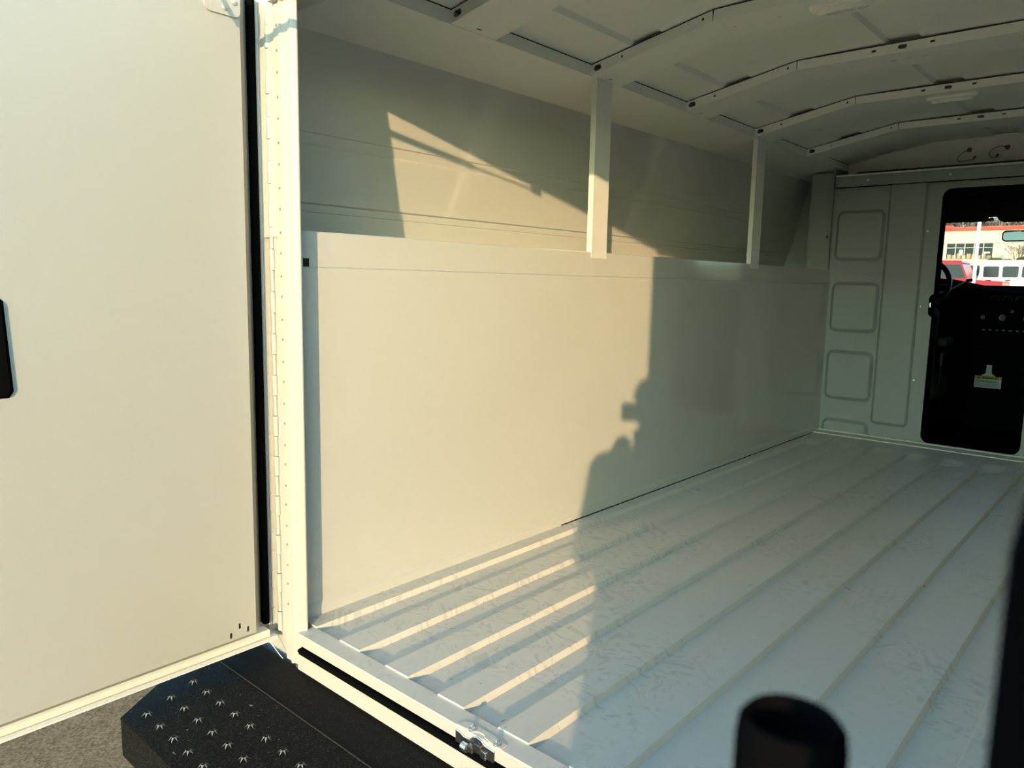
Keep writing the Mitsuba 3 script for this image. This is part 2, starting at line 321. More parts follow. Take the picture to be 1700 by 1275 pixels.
def bottom_piece(x0, x1, y0, y1, z0, z1, hs):
    ln = math.hypot(x1 - x0, z1 - z0)
    pl = sbox(0, y0, ln, y1)
    if hs: pl = pl.difference(unary_union(hs))
    m = extrude(pl, .0014); v = np.asarray(m.vertices); c, s = (x1 - x0) / ln, (z1 - z0) / ln
    return _map(m, lambda v: np.stack([x0 + v[:, 0] * c - v[:, 2] * s, v[:, 1], z0 + v[:, 0] * s + v[:, 2] * c], 1), False)
for i, y in enumerate(RIBS):
    cen = y + .088
    hs = [affinity.scale(Point(x - .44, cen).buffer(1, quad_segs=5), .0065, .0035) for x in (.467, .606, W - .606, W - .467)]
    if i in (2, 4): hs += [affinity.scale(Point(x - .44, cen).buffer(1, quad_segs=5), .012, .005) for x in (.742, .79, .838)]
    ends = [affinity.scale(Point(.02, y + .09).buffer(1, quad_segs=4), .003, .010)]
    ln = math.hypot(.44, .0865)
    m = join(ex_y(face, y, y + .0014), _map(ex_y(face, 0, .0014), lambda v: v + [0, y + .178, 0], False),
             bottom_piece(0, .44, y, y + .1794, 1.550, 1.6365, ends), bottom_piece(.44, W - .44, y, y + .1794, 1.6365, 1.6365, hs), bottom_piece(W - .44, W, y, y + .1794, 1.6365, 1.550, None))
    r = put('ceiling__rib', m, 'paint_satin')
    put(r + '__edge_seam', ex_y(strip([(a, b + .0012) for a, b in topl], .0022), y - .0006, y + .0002), 'rubber')
for mir in (False, True):
    g = mirror if mir else (lambda m: m)
    k = put('ceiling__side_rail', g(ex_y(strip([(.0005, 1.5855), (.0, 1.5495), (-.03, 1.5455)], .0014), 0.06, 3.83)), 'paint_satin')
    put(k + '__edge_seam', g(bx(.0004, .0016, .06, 3.80, 1.5850, 1.5875)), 'rubber')

# dome lights
def dome(name, y, lab):
    z = 1.6362
    k = name
    outer_s = affinity.scale(rrect(-.097, .097, -.034, .034, .030), 1, 1)
    base = trimesh.convex.convex_hull(np.vstack([np.c_[np.array(outer_s.exterior.coords), np.zeros(len(outer_s.exterior.coords))],
                                                np.c_[np.array(outer_s.buffer(-.008).exterior.coords), np.full(len(outer_s.buffer(-.008).exterior.coords), -.010)]]))
    base.apply_translation((XC, y, z)); put(k + '__base', base, 'white_mullion')
    lens = affinity.scale(Point(0, 0).buffer(1, quad_segs=10), .080, .021)
    a, b = np.array(lens.exterior.coords), np.array(lens.buffer(-.008).exterior.coords)
    lm = trimesh.convex.convex_hull(np.vstack([np.c_[a, np.full(len(a), -.0102)], np.c_[b, np.full(len(b), -.022)]])); lm.apply_translation((XC, y, z))
    put(k + '__lens', lm, 'lens_plastic', label='ribbed translucent lens')
    for j in range(15):
        x = -.06 + j * .12 / 14; w = .010 * math.sqrt(max(.05, 1 - (x / .075) ** 2))
        put(k + '__lens__flute', tube([(XC + x, y - w, z - .0222), (XC + x, y + w, z - .0222)], .0017, 6), 'lens_plastic')
    tag(k, lab, 'light', 'dome lights on the cargo roof')
dome('dome_light', 1.266, 'flat oblong dome light with ribbed lens, the nearer one on the roof')
dome('dome_light_001', 2.570, 'flat oblong dome light with ribbed lens, the farther one towards the cab')

# ================================================================== SETTING: rear frame and body
k = 'trim_1'
jp = [(-.030, .002), (-.003, .002), (-.001, -.003), (.006, -.003), (.008, .002), (.032, .004), (.034, -.001), (.043, -.001), (.046, .003), (.0505, .010), (.0505, .013), (.046, .0145), (.012, .020), (.0, .036), (-.030, .036)]
jamb = ex_z(Polygon(jp), -.097, 1.52)
put(k + '__jamb', jamb, 'paint_frame'); put(k + '__jamb', mirror(jamb), 'paint_frame')
put(k + '__header', ex_x(Polygon([(-.012, 1.4655), (.066, 1.4655), (.066, 1.60), (-.012, 1.70)]), -.03, W + .03), 'paint_frame')
sill = Polygon([(-.0115, -.001), (-.0125, -.003), (-.0125, -.029), (.004, -.031), (.004, -.048), (-.0125, -.050), (-.0135, -.093), (-.006, -.099), (.03, -.099), (.03, -.021), (.0, -.021)])
put(k + '__sill', ex_x(sill, .045, W - .045), 'paint_frame')
sealp = unary_union([affinity.scale(Point(-.0105, -.0385).buffer(1, quad_segs=8), .012, .0055), affinity.scale(Point(-.0090, -.0455).buffer(1, quad_segs=8), .011, .0050), sbox(-.006, -.0485, .003, -.031)])
put(k + '__bulb_seal', ex_x(sealp, .058, W - .058), 'rubber_matte', smooth=35, label='black rubber seal along the door sill')
tag(k, 'white painted rear door frame with black sill seal', kind='structure')
# body shell round the opening (outside of the side boxes)
def shell(g):
    return g(join(bx(-.46, -.031, 0.022, .028, -.25, 1.72), bx(-.462, -.458, 0.022, 3.9, -.25, 1.0), ex_y(strip([(-.462, .99), (-.46, 1.06), (-.32, 1.66)], .003), 0.022, 3.9)))
put('body_shell', join(shell(lambda m: m), shell(mirror)), 'paint_frame', label='white outer body of the van behind the open doors', kind='structure')

# ================================================================== doors
def door_meshes(top):
    out = {}
    out['outer_skin'] = (bx(-.124, -.106, -.825, .016, -.057, top, .002), 'paint_frame')
    a = np.array([(-.107, y, z) for y in (-.826, -.0235) for z in (-.0245, top)]); b = np.array([(-.050, y, z) for y in (-.796, -.068) for z in (-.0105, top - .03)])
    m = man(trimesh.convex.convex_hull(np.vstack([a, b])))
    for y, z in SLOTS: m = m - man(ex_x(slot(y, z, .0145, .0062, 90), -.061, -.04))
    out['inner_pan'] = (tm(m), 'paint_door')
    out['bottom_hem'] = (ex_y(Polygon([(-.106, -.0240), (-.066, -.0240), (-.0615, -.0275), (-.0625, -.0415), (-.070, -.0440), (-.106, -.0440)]), -.815, -.024), 'paint_satin')
    out['bottom_lip'] = (ex_y(Polygon([(-.106, -.0450), (-.068, -.0470), (-.060, -.0505), (-.060, -.0540), (-.072, -.0565), (-.106, -.0565)]), -.82, -.004), 'paint_satin')
    sl = unary_union([affinity.scale(Point(-.094, -.0165).buffer(1, quad_segs=8), .0095, .0088), sbox(-.1065, -.0235, -.098, -.006)])
    out['bulb_seal'] = (ex_z(sl, -.018, top), 'rubber_matte')
    out['hinge_channel'] = (ex_z(Polygon([(-.107, -.006), (-.098, -.006), (-.096, -.003), (-.099, .000), (-.097, .003), (-.102, .005), (-.102, .018), (-.107, .019)]), -.046, top), 'paint_frame')
    return out
SLOTS = ((-.1330, .0025), (-.1105, .0195), (-.0890, .0050))
def xf_left(m): return m
TOPZ, DOOR_IN = 1.486, 5.6
def xf_right(m): return rotz(mirror(m), -DOOR_IN, (W + .052, -.02, 0))   # stands a little further in than square
def build_door(key, xf, lab):
    for n, (m, mat) in door_meshes(TOPZ).items():
        put(f'{key}__{n}', xf(m), mat, smooth=(35 if n == 'bulb_seal' else False), label='black rubber seal down the door edge' if n == 'bulb_seal' else None)
    # lined slots
    for y, z in SLOTS:
        put(f'{key}__slot', xf(ex_x(slot(y, z, .0140, .0058, 90), -.0605, -.0512)), 'rubber', label='small black slot')
    # piano hinge: two leaves and alternating knuckles
    hk = put(f'{key}__hinge', xf(join(bx(-.1025, -.1005, .005, .019, -.044, TOPZ), ex_z(strip([(-.1015, .018), (-.0700, .0125)], .002), -.044, TOPZ))), 'paint_frame')
    put(f'{hk}__frame_leaf', xf(bx(-.066, -.0300, .0125, .0145, -.060, TOPZ)), 'paint_frame')
    n = int((TOPZ + .03) / .0505)
    for i in range(n):
        z0 = -.036 + i * .0505; o = i % 2
        put(f'{hk}__knuckle', xf(lathe([(0, 0), (.0068 - .0022 * o, 0), (.0068 - .0022 * o, .0488), (0, .0488)], 12, (-.0670 - .0004 * o, .0090, z0))), 'paint_frame', smooth=40)
        put(f'{hk}__leaf_tab', xf(bx(-.1006, -.0988 - .0004 * o, .0055, .0170, z0 + .0016, z0 + .0482)), 'paint_frame')
    for j, z in enumerate(np.arange(.05, TOPZ - .05, .0505)):
        put(f'{hk}__rivet', xf(lathe([(0, .0018), (.0018, .0016), (.0030, .0005), (.0032, 0), (0, 0)], 10, (-.0165, .002, z + .003 * (j % 2)), (0, -1, 0))), 'worn_metal')
    # stay bracket and gas strut up at the head of the door
    br = rrect(-.150, -.0680, 1.4175, 1.480, .014)
    bk = put(f'{key}__stay_bracket', xf(ex_x(br, -.0500, -.0460)), 'paint_frame')
    for y, z in ((-.1040, 1.4320), (-.0830, 1.4480)):
        put(f'{bk}__rivet', xf(lathe([(0, .006), (.0025, .006), (.003, .004), (.0058, .003), (.0062, 0), (0, 0)], 14, (-.0460, y, z), (1, 0, 0))), 'paint_frame')
    A, B = np.array([.040, -.215, 1.4365]), np.array([.505, .0, 1.4525])
    u = (B - A); Ls = np.linalg.norm(u); u /= Ls
    gk = put(f'{key}__gas_strut', xf(tube([A, A + u * Ls * .64], .0095, 12)), 'plastic_black', smooth=40)
    put(f'{gk}__rod', xf(tube([A + u * Ls * .64, B], .0040, 10)), 'steel', smooth=40)
    put(f'{gk}__end_fitting', xf(bx(.492, .520, -.010, .010, 1.442, 1.4655)), 'steel_dark')
    put(f'{gk}__ball_stud', xf(tube([(-.046, -.130, 1.468), (-.010, -.165, 1.462), (.040, -.215, 1.4365)], .0040, 8)), 'steel_dark')
    # latch handle: a tapering black housing and a round grip standing off it
    hb = np.array([(-.050, y, z) for y, z in ((-.785, .622), (-.794, .634), (-.794, .806), (-.784, .818), (-.562, .812), (-.552, .802), (-.545, .634), (-.553, .622))] +
                  [(-.0410, y, z) for y, z in ((-.782, .628), (-.790, .638), (-.790, .802), (-.782, .812), (-.566, .806), (-.559, .798), (-.552, .638), (-.558, .628))])
    h = put(f'{key}__latch_handle', xf(trimesh.convex.convex_hull(hb)), 'rubber_matte', label='black latch handle housing with a round grip')
    gx, gy, gt, gr = .0115, -.7695, .732, .0156
    put(f'{h}__grip', xf(lathe([(0, gt - .010), (gr - .006, gt - .010), (gr - .004, gt - .001), (gr - .0025, gt), (gr - .0006, gt - .0025), (gr, gt - .008), (gr, gt - .150), (gr - .003, gt - .156), (0, gt - .156)], 40, (gx, gy, 0))), 'rubber_matte', smooth=40)
    put(f'{h}__grip_arm', xf(bx(-.040, gx - .004, gy - .008, gy + .008, gt - .120, gt - .098, .003)), 'rubber_matte')
    tag(key, lab, kind='structure')
build_door('door_1', xf_left, 'open left rear door of pale cream paint with black edge seal and piano hinge')
build_door('door_2', xf_right, 'open right rear door, only its black handle showing at the edge')

# ================================================================== bumper
hk = 'step_bumper'
BZ = -.100
deck = sbox(-.46, -.117, W + .46, -.004)
put(hk + '__deck', join(ex_z(deck, BZ - .09, BZ - .001), ex_z(sbox(-.46, -.1215, W + .46, -.1185), BZ - .004, BZ + .0010)), 'bumper_coat')
put(hk + '__edge_line', bx(-.46, W + .46, -.1212, -.1190, BZ, BZ + .0016), 'groove_highlight')  # lighter strip: the highlight on the deck groove put in as colour
tread = Polygon([(-.245, -.1215), (-.062, -.3865), (W + .062, -.3865), (W + .245, -.1215)])
put(hk + '__tread', join(ex_z(tread, BZ - .003, BZ), ex_z(tread.buffer(-.001), BZ - .088, BZ - .004)), 'bumper_coat')
def star(x, y, a):
    pts, fc = [], []
    for j in range(6):
        w = a + j * math.pi / 3; ro, ri = .0125, .0050
        p = [(ri * math.cos(w - .5), ri * math.sin(w - .5), .0075), (ri * math.cos(w + .5), ri * math.sin(w + .5), .0075), (ro * math.cos(w), ro * math.sin(w), .0003), (ri * .9 * math.cos(w), ri * .9 * math.sin(w), .0062)]
        b = len(pts); pts += p; fc += [(b, b + 3, b + 2), (b + 3, b + 1, b + 2), (b, b + 2, b + 1)]
    m = trimesh.Trimesh(np.array(pts) + [x, y, BZ], np.array(fc), process=False)
    return m
rng = random.Random(4)
for r in range(3):
    for i in range(28):
        x, y = -.087 + .0645 * i + .0285 * r, -.211 - .0655 * r
        if x > W + .02 or (r == 0 and x < -.1): continue
        put(hk + '__cleat', star(x, y, rng.uniform(0, 1)), 'worn_metal')
tag(hk, 'black textured step bumper with raised star cleats below the sill', 'bumper')
# small cable behind the door foot
put('door_cable', tube(curve([(-.075, -.02, -.058), (-.062, -.012, -.078), (-.045, -.008, -.092), (-.035, -.006, -.098)], 8), .0012, 6), 'steel', label='thin pale cable hanging under the foot of the open left door', category='cable')

# latch striker in the sill
k = 'latch_striker'
plate = Polygon([(.598, -.042), (.700, -.042), (.700, -.012), (.676, -.010), (.668, -.004), (.656, -.002), (.645, -.006), (.638, -.014), (.622, -.016), (.612, -.012), (.598, -.010)])
put(k + '__plate', ex_y(plate, -.0150, -.0128), 'steel_dark')
flange = Polygon([(.600, -.0130), (.622, -.0115), (.640, -.009), (.649, -.003), (.662, -.002), (.672, -.008), (.700, -.0130), (.716, -.0125), (.716, .003), (.700, .008), (.620, .010), (.604, .004)])
put(k + '__flange', ex_z(flange, .0005, .0022), 'paint_floor')
put(k + '__rim', tube([(x, -.0145, z + .001) for x, z in ((.598, -.010), (.612, -.012), (.622, -.016), (.638, -.014), (.645, -.006), (.656, -.002), (.668, -.004), (.676, -.010), (.700, -.012))], .0013, 6), 'steel')
put(k + '__roller', tube([(.626, -.024, -.026), (.640, -.024, -.026)], .0085, 14), 'steel', smooth=40)
put(k + '__cam', join(bx(.640, .656, -.028, -.013, -.030, -.016, .002), bx(.655, .674, -.024, -.013, -.022, -.008, .002), lathe([(0, 0), (.007, 0), (.007, .006), (0, .006)], 12, (.662, -.016, -.013), (0, -1, 0))), 'steel_dark')
put(k + '__pawl', bx(.668, .682, -.019, -.014, -.042, -.020, .001), 'steel')
for x, y in ((.634, -.004), (.7015, -.007)):
    put(k + '__bolt', join(lathe([(0, .0095), (.0035, .0092), (.0058, .0070), (.0065, .0040), (.0065, 0), (0, 0)], 6, (x, y, .0022)), lathe([(0, .0012), (.0085, .0012), (.0085, 0), (0, 0)], 14, (x, y, .0022))), 'steel')
tag(k, 'small metal latch striker bolted into the rear door sill', 'latch')

# ================================================================== wires over the bulkhead
def wire(name, pts, at, lab):
    k = name
    put(k + '__cord', tube(curve(pts, 10), .0016, 6), 'wire_black', smooth=50)
    put(k + '__grommet', lathe([(0, .003), (.006, .005), (.010, .005), (.0125, .002), (.0125, 0), (0, 0)], 16, at, (0, -1, 0)), 'grommet_red', smooth=40, label='reddish brown rubber grommet')
    put(k + '__plug', tube([pts[-1], np.array(pts[-1]) + [.010, -.002, .016]], .0045, 8), 'wire_black')
    tag(k, lab, 'wire', 'wire loops above the bulkhead')
yy = 3.795
wire('wire_loop', [(.625, yy - .004, 1.614), (.598, yy - .012, 1.600), (.575, yy - .016, 1.572), (.583, yy - .018, 1.556), (.605, yy - .018, 1.553), (.650, yy - .010, 1.561)], (.625, yy + .005, 1.614), 'black wire looping from a reddish grommet, left of the two over the bulkhead')
wire('wire_loop_001', [(.800, yy - .004, 1.612), (.765, yy - .012, 1.617), (.732, yy - .018, 1.600), (.722, yy - .018, 1.580), (.735, yy - .018, 1.562), (.754, yy - .012, 1.562)], (.800, yy + .005, 1.612), 'black wire looping from a reddish grommet, right of the two over the bulkhead')

# ================================================================== the cab
shell_c = 'cab_shell'
CX0, CX1 = .02, W - .02
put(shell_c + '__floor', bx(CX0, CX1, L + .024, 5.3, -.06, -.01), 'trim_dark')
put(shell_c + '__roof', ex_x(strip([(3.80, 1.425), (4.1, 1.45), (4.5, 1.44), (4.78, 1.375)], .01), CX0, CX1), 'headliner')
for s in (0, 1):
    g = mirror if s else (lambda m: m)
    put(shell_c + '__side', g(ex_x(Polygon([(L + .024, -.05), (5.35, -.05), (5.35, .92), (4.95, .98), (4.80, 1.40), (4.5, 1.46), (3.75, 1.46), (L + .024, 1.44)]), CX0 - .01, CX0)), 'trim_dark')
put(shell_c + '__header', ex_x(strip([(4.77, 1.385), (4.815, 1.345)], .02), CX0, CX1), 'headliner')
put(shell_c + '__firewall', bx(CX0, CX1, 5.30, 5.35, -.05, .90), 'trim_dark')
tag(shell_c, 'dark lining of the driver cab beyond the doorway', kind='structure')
ws = ex_x(strip([(4.815, 1.345), (5.24, .82)], .004), CX0, CX1)
put('window_1', trimesh.Trimesh([(CX0, 4.815, 1.345), (CX1, 4.815, 1.345), (CX1, 5.24, .82), (CX0, 5.24, .82)], [(0, 1, 2), (0, 2, 3)], process=False), 'clear_glass', label='cab windscreen with the car park behind it', kind='structure')
# dashboard
k = 'dashboard'
dp = [(CX0, .94), (.33, .94), (.50, .905), (.62, .872), (.80, .8515), (1.1, .848), (CX1, .846)]
put(k + '__body', join(ex_y(Polygon([(CX0, .0)] + dp + [(CX1, .0)]), 4.62, 5.2), ex_y(Polygon([(.52, .55), (.52, .870), (.62, .842), (.80, .8215), (1.1, .818), (CX1, .816), (CX1, .55)]), 4.50, 4.62)), 'trim_dark')
put(k + '__centre_stack', bx(.60, 1.02, 4.47, 4.62, .0, .80, .015), 'trim_dark')
for x, z in ((.703, .848), (.772, .848), (.837, .846)): put(k + '__vent_ring', lathe([(.020, 0), (.024, .003), (.027, 0), (.020, 0)], 20, (x, 4.498, z - .04), (0, -1, 0)), 'steel_dark')
for x, z, r in ((.809, .740, .010), (.762, .700, .016), (.66, .70, .012), (.88, .70, .012)):
    put(k + '__knob', lathe([(0, .016), (r * .8, .016), (r, .012), (r, 0), (0, 0)], 16, (x, 4.47, z), (0, -1, 0)), 'plastic_black', smooth=40)
    put(k + '__knob_rim', lathe([(r * .95, .016), (r * 1.12, .017), (r * 1.12, .013), (r * .95, .016)], 16, (x, 4.47, z), (0, -1, 0)), 'steel')
for j in range(7): put(k + '__button', bx(.66 + .035 * j, .675 + .035 * j, 4.462, 4.47, .618, .626, .001), 'ink_grey')
put(k + '__shelf_edge', bx(.60, 1.02, 4.44, 4.48, .50, .53, .008), 'trim_dark')
tag(k, 'black cab dashboard with knobs below the windscreen', 'dashboard')
# steering wheel
k = 'steering_wheel'
wc, ax = np.array([.292, 4.33, .885]), np.array([0, -math.cos(math.radians(28)), math.sin(math.radians(28))])
e1 = np.array([1.0, 0, 0]); e2 = np.cross(ax, e1)
ringp = [wc + .190 * (math.cos(a) * e1 + math.sin(a) * e2) for a in np.linspace(0, 2 * math.pi, 49)]
put(k + '__rim', tube(ringp, .0155, 12, False), 'plastic_black', smooth=60)
put(k + '__hub', lathe([(0, .03), (.05, .025), (.065, 0), (.05, -.03), (0, -.03)], 20, wc - ax * .02, ax), 'plastic_black', smooth=40)
for a in (0, math.pi, -math.pi / 2): put(k + '__spoke', tube([wc - ax * .02, wc + .185 * (math.cos(a) * e1 + math.sin(a) * e2)], [.022, .012], 10), 'plastic_black', smooth=40)
put(k + '__column', tube([wc - ax * .03, wc - ax * .26], .035, 12), 'plastic_black', smooth=40)
put(k + '__shift_lever', join(tube(curve([wc - ax * .10 + e1 * .03, wc + e1 * .15 - ax * .10 + np.array([0, 0, .01]), (.560, 4.47, .923)], 8), .006, 8), tube([(.548, 4.465, .9215), (.575, 4.48, .927)], .010, 8)), 'steel_dark', smooth=50)
tag(k, 'black steering wheel at the left edge of the cab doorway', 'steering wheel')
# driver's seat
k = 'driver_seat'
def soft(x0, x1, y0, y1, z0, z1, r):
    m = m3.Manifold.batch_hull([m3.Manifold.sphere(r, 16).translate((x, y, z)) for x in (x0 + r, x1 - r) for y in (y0 + r, y1 - r) for z in (z0 + r, z1 - r)]); return tm(m)
bk = soft(.08, .542, 3.80, 3.93, .30, .775, .055)
put(k + '__backrest', bk, 'seat_cloth', smooth=True); put(k + '__cushion', soft(.08, .545, 3.86, 4.28, .20, .36, .05), 'seat_cloth', smooth=True)
put(k + '__base', bx(.12, .50, 3.90, 4.20, -.01, .21, .01), 'trim_dark')
put(k + '__belt_buckle', join(bx(.552, .572, 3.92, 3.96, .42, .50, .004), tube([(.560, 3.94, .43), (.545, 3.98, .25)], .006, 8)), 'plastic_black')
put(k + '__armrest', soft(.545, .600, 3.84, 4.02, .54, .59, .02), 'seat_cloth', smooth=True)
tag(k, 'dark grey driver seat just inside the cab doorway', 'seat')
# visor, mirror
k = 'sun_visor'
put(k + '__panel', soft(.12, .625, 4.50, 4.525, 1.285, 1.42, .012), 'headliner', smooth=True)
put(k + '__clip', bx(.615, .650, 4.50, 4.53, 1.290, 1.305, .003), 'plastic_black')
tag(k, 'dark sun visor folded down at the top of the windscreen', 'sun visor')
put(shell_c + '__console', soft(.66, 1.1, 4.55, 4.70, 1.290, 1.42, .03), 'headliner', smooth=True)
k = 'rearview_mirror'
mc = np.array([.835, 4.50, 1.194]); tocam = CAM - mc; tocam /= np.linalg.norm(tocam); tosky = np.array([.55, 0.0, 1.40]) - mc; tosky /= np.linalg.norm(tosky)
n = tocam + tosky; n /= np.linalg.norm(n); mx = np.cross([0, 0, 1.0], n); mx /= -np.linalg.norm(mx); mx = -mx if mx[0] < 0 else mx; my = np.cross(n, mx); my = -my if my[2] < 0 else my
def placed(m): return _map(m, lambda v: mc + v[:, :1] * mx + v[:, 1:2] * my + v[:, 2:] * n, np.dot(np.cross(mx, my), n) < 0)
put(k + '__housing', placed(_map(extrude(rrect(-.128, .128, -.033, .033, .022), .022), lambda v: v - [0, 0, .022], False)), 'plastic_black')
put(k + '__glass', placed(_map(extrude(rrect(-.121, .121, -.0265, .0265, .018), .0012), lambda v: v, False)), 'mirror_glass')
put(k + '__stalk', tube([mc - n * .02, mc + np.array([0, .06, .10])], .007, 8), 'plastic_black')
tag(k, 'black framed rear-view mirror hanging before the windscreen', 'mirror')
# warning tag on the dash stack
k = 'warning_tag'
ty = 4.462
TX = .719
shape = unary_union([sbox(TX - .072, .262, TX + .072, .335), Polygon([(TX - .040, .335), (TX - .018, .352), (TX - .0145, .370), (TX - .0145, .405), (TX + .0145, .405), (TX + .0145, .370), (TX + .018, .352), (TX + .040, .335)])])
put(k + '__card', ex_y(shape, ty, ty + .0012), 'tag_white')
put(k + '__yellow_band', ex_y(sbox(TX - .072, .3145, TX + .072, .335), ty - .0006, ty - .0001), 'tag_yellow')
def text_at(s, h, x, z, center=True, bold=False):
    m = meshkit.text_mesh(s, h, .0004, bold); w = m.bounds[1][0] - m.bounds[0][0]; x0 = x - (w / 2 if center else 0) - m.bounds[0][0]
    return _map(m, lambda v: np.stack([x0 + v[:, 0], ty - .0007 - v[:, 2], z + v[:, 1]], 1), False)
put(k + '__heading', text_at('WARNING', .0125, TX + .010, .3185, True, True), 'ink')
put(k + '__warning_sign', ex_y(Polygon([(TX - .060, .318), (TX - .040, .318), (TX - .050, .333)]).difference(sbox(TX - .0509, .3205, TX - .0491, .329)), ty - .0012, ty - .0007), 'ink')
for j, (z, w) in enumerate(((.306, .110), (.2985, .128), (.288, .128), (.2805, .120), (.273, .124))):
    put(k + '__text_line', bx(TX - .066, TX - .066 + w, ty - .0012, ty - .0001, z - .0018, z + .0014), 'ink' if j < 2 else 'ink_grey')
tag(k, 'white warning tag with yellow heading hanging on the dark dash', 'tag')

# ================================================================== outdoors
def ground_z(y): return GZ if y < 8 else (GZ + (y - 8) * .0285 if y < 46 else GZ + 38 * .0285 + (y - 46) * .0735)
def slope(x0, x1, ys):
    V, Fc = [], []
    for y in ys: V += [(x0, y, ground_z(y)), (x1, y, ground_z(y))]
    for i in range(len(ys) - 1): a = 2 * i; Fc += [(a, a + 1, a + 3), (a, a + 3, a + 2)]
    return trimesh.Trimesh(np.array(V), np.array(Fc), process=False)
put('ground', slope(-150, 150, [-150, 8, 20, 46]), 'asphalt', label='brownish tarmac of the car park around the van', kind='structure')
put('grass_bank', slope(-150, 150, [46, 70, 100]), 'dry_grass', label='bank of dry winter grass in front of the shop', kind='structure')
put('hill_ground', trimesh.Trimesh([(-300, 100, 4.3), (300, 100, 4.3), (300, 400, 7), (-300, 400, 7)], [(0, 1, 2), (0, 2, 3)], process=False), 'dry_grass', label='ground behind the shop', kind='structure')
B = 100.0
k = 'shop_building'
put(k + '__wall', bx(-60, 10, B, B + 20, 3.0, 8.25), 'stucco')
put(k + '__fascia', bx(-60.2, 10.2, B - .2, B + .3, 7.82, 8.22), 'red_trim', label='red band along the roof edge')
put(k + '__fascia', bx(-60.2, -19.2, B - .35, B - .1, 8.05, 8.45), 'red_trim')
put(k + '__groove', bx(-60, 10, B - .03, B + .02, 6.34, 6.40), 'bark'); put(k + '__groove', bx(-60, 10, B - .03, B + .02, 5.26, 5.31), 'white_mullion')
wx = np.linspace(-19.75, -15.05, 6)
for i in range(5):
    for z0, z1 in ((4.60, 5.85), (5.90, 6.33)):
        f = put(k + '__window', bx(wx[i] + .03, wx[i + 1] - .03, B - .05, B - .02, z0, z1), 'dark_glass')
    put(k + '__mullion', bx(wx[i] - .03, wx[i] + .03, B - .10, B - .02, 4.58, 6.36), 'white_mullion')
put(k + '__mullion', bx(wx[0], wx[-1], B - .10, B - .02, 5.85, 5.90), 'white_mullion')
rng = random.Random(7)
for i in range(9):
    x = -19.6 + i * .5; h = rng.uniform(.35, .75)
    put(k + '__window_display', bx(x, x + .40, B - .09, B - .055, 4.62, 4.62 + h), 'cardboard')
put(k + '__window_display', bx(-18.42, -18.02, B - .09, B - .055, 5.0, 5.65), 'tag_white'); put(k + '__window_display', bx(-15.9, -15.3, B - .09, B - .055, 5.2, 5.4), 'tag_white')
tag(k, 'cream shop building with red roof edge seen through the windscreen', 'building')
# lamp post
k = 'lamp_post'
px_, py_ = -3.30, 26.0
put(k + '__pole', bx(px_ - .048, px_ + .048, py_ - .048, py_ + .048, ground_z(26), 8.5, .02), 'white_mullion')
put(k + '__base', lathe([(0, 0), (.28, 0), (.28, .5), (0, .5)], 20, (px_, py_, ground_z(26))), 'stucco')
put(k + '__lamp_head', bx(px_ - .25, px_ + .25, py_ - .7, py_ + .2, 8.4, 8.6, .03), 'white_mullion')
tag(k, 'pale square lamp post standing before the parked cars', 'lamp post')
# parked cars: boxy off-roaders, long axis along x
def wheel(k, x, y, z, r=.38):
    w = put(k + '__wheel', tube([(x, y - .13, z + r), (x, y + .13, z + r)], r, 22), 'tyre', smooth=40)
    put(w + '__rim', tube([(x, y - .14, z + r), (x, y - .1, z + r)], r * .58, 16), 'steel_dark')
def boxcar(k, x0, y, paint, roof, lab, nwin, length=4.6, hood_right=False, height=1.80):
    z = ground_z(y); s = height / 1.80
    body = Polygon([(0, .45), (length, .45), (length, .98), (length - .05, 1.02), (length - 1.25, 1.08), (0, 1.08)]); cabp = Polygon([(0.03, 1.05), (length - 1.25, 1.05), (length - 1.55, 1.70), (0.10, 1.70)])
    if not hood_right: fl = lambda g: affinity.scale(g, -1, 1, origin=(length / 2, 0))
    else: fl = lambda g: g
    at = lambda g: affinity.translate(affinity.scale(g, 1, s, origin=(0, 0)), x0, z)
    put(k + '__body', ex_y(at(fl(body)), y - .9, y + .9), paint)
    c0, c1 = (0.12, length - 1.50)
    wins = []
    wl = (c1 - c0 - .12) / nwin
    for i in range(nwin): wins.append(rrect(c0 + .10 + i * wl, c0 + i * wl + wl - .03, 1.13, 1.57, .05))
    cab = cabp
    put(k + '__cabin', ex_y(at(fl(cab)), y - .80, y + .80), paint)
    if nwin == 1: wins = [Polygon([(.12, 1.12), (length - 1.36, 1.12), (length - 1.58, 1.64), (.20, 1.64)])]
    for g in wins: put(k + '__window', ex_y(at(fl(g)), y - .815, y - .795), 'car_glass')
    put(k + '__roof', ex_y(at(fl(Polygon([(.05, 1.70), (length - 1.5, 1.70), (length - 1.60, 1.80), (.12, 1.80)]))), y - .80, y + .80), roof)
    for wx_ in (.85, length - .85): wheel(k, x0 + wx_, y - .85, z)
    for i in range(nwin): put(k + '__door_handle', ex_y(at(fl(rrect(c0 + .25 + i * wl, c0 + .45 + i * wl, .98, 1.02, .015))), y - .93, y - .895), 'tyre')
    tag(k, lab, 'car')
boxcar('white_car', -5.55, 40.0, 'white_paint', 'white_paint', 'white boxy off-road car parked to the right of the lamp post', 4, 4.7, True, 2.0)
boxcar('tan_roof_car', -7.0, 43.0, 'tan_paint', 'tan_paint', 'tan roofed car parked behind the lamp post and the white car', 3, 4.4, True, 2.05)
boxcar('red_car', -8.3, 36.5, 'red_paint', 'red_paint', 'red car parked left of the lamp post', 1, 4.3, True, 2.0)
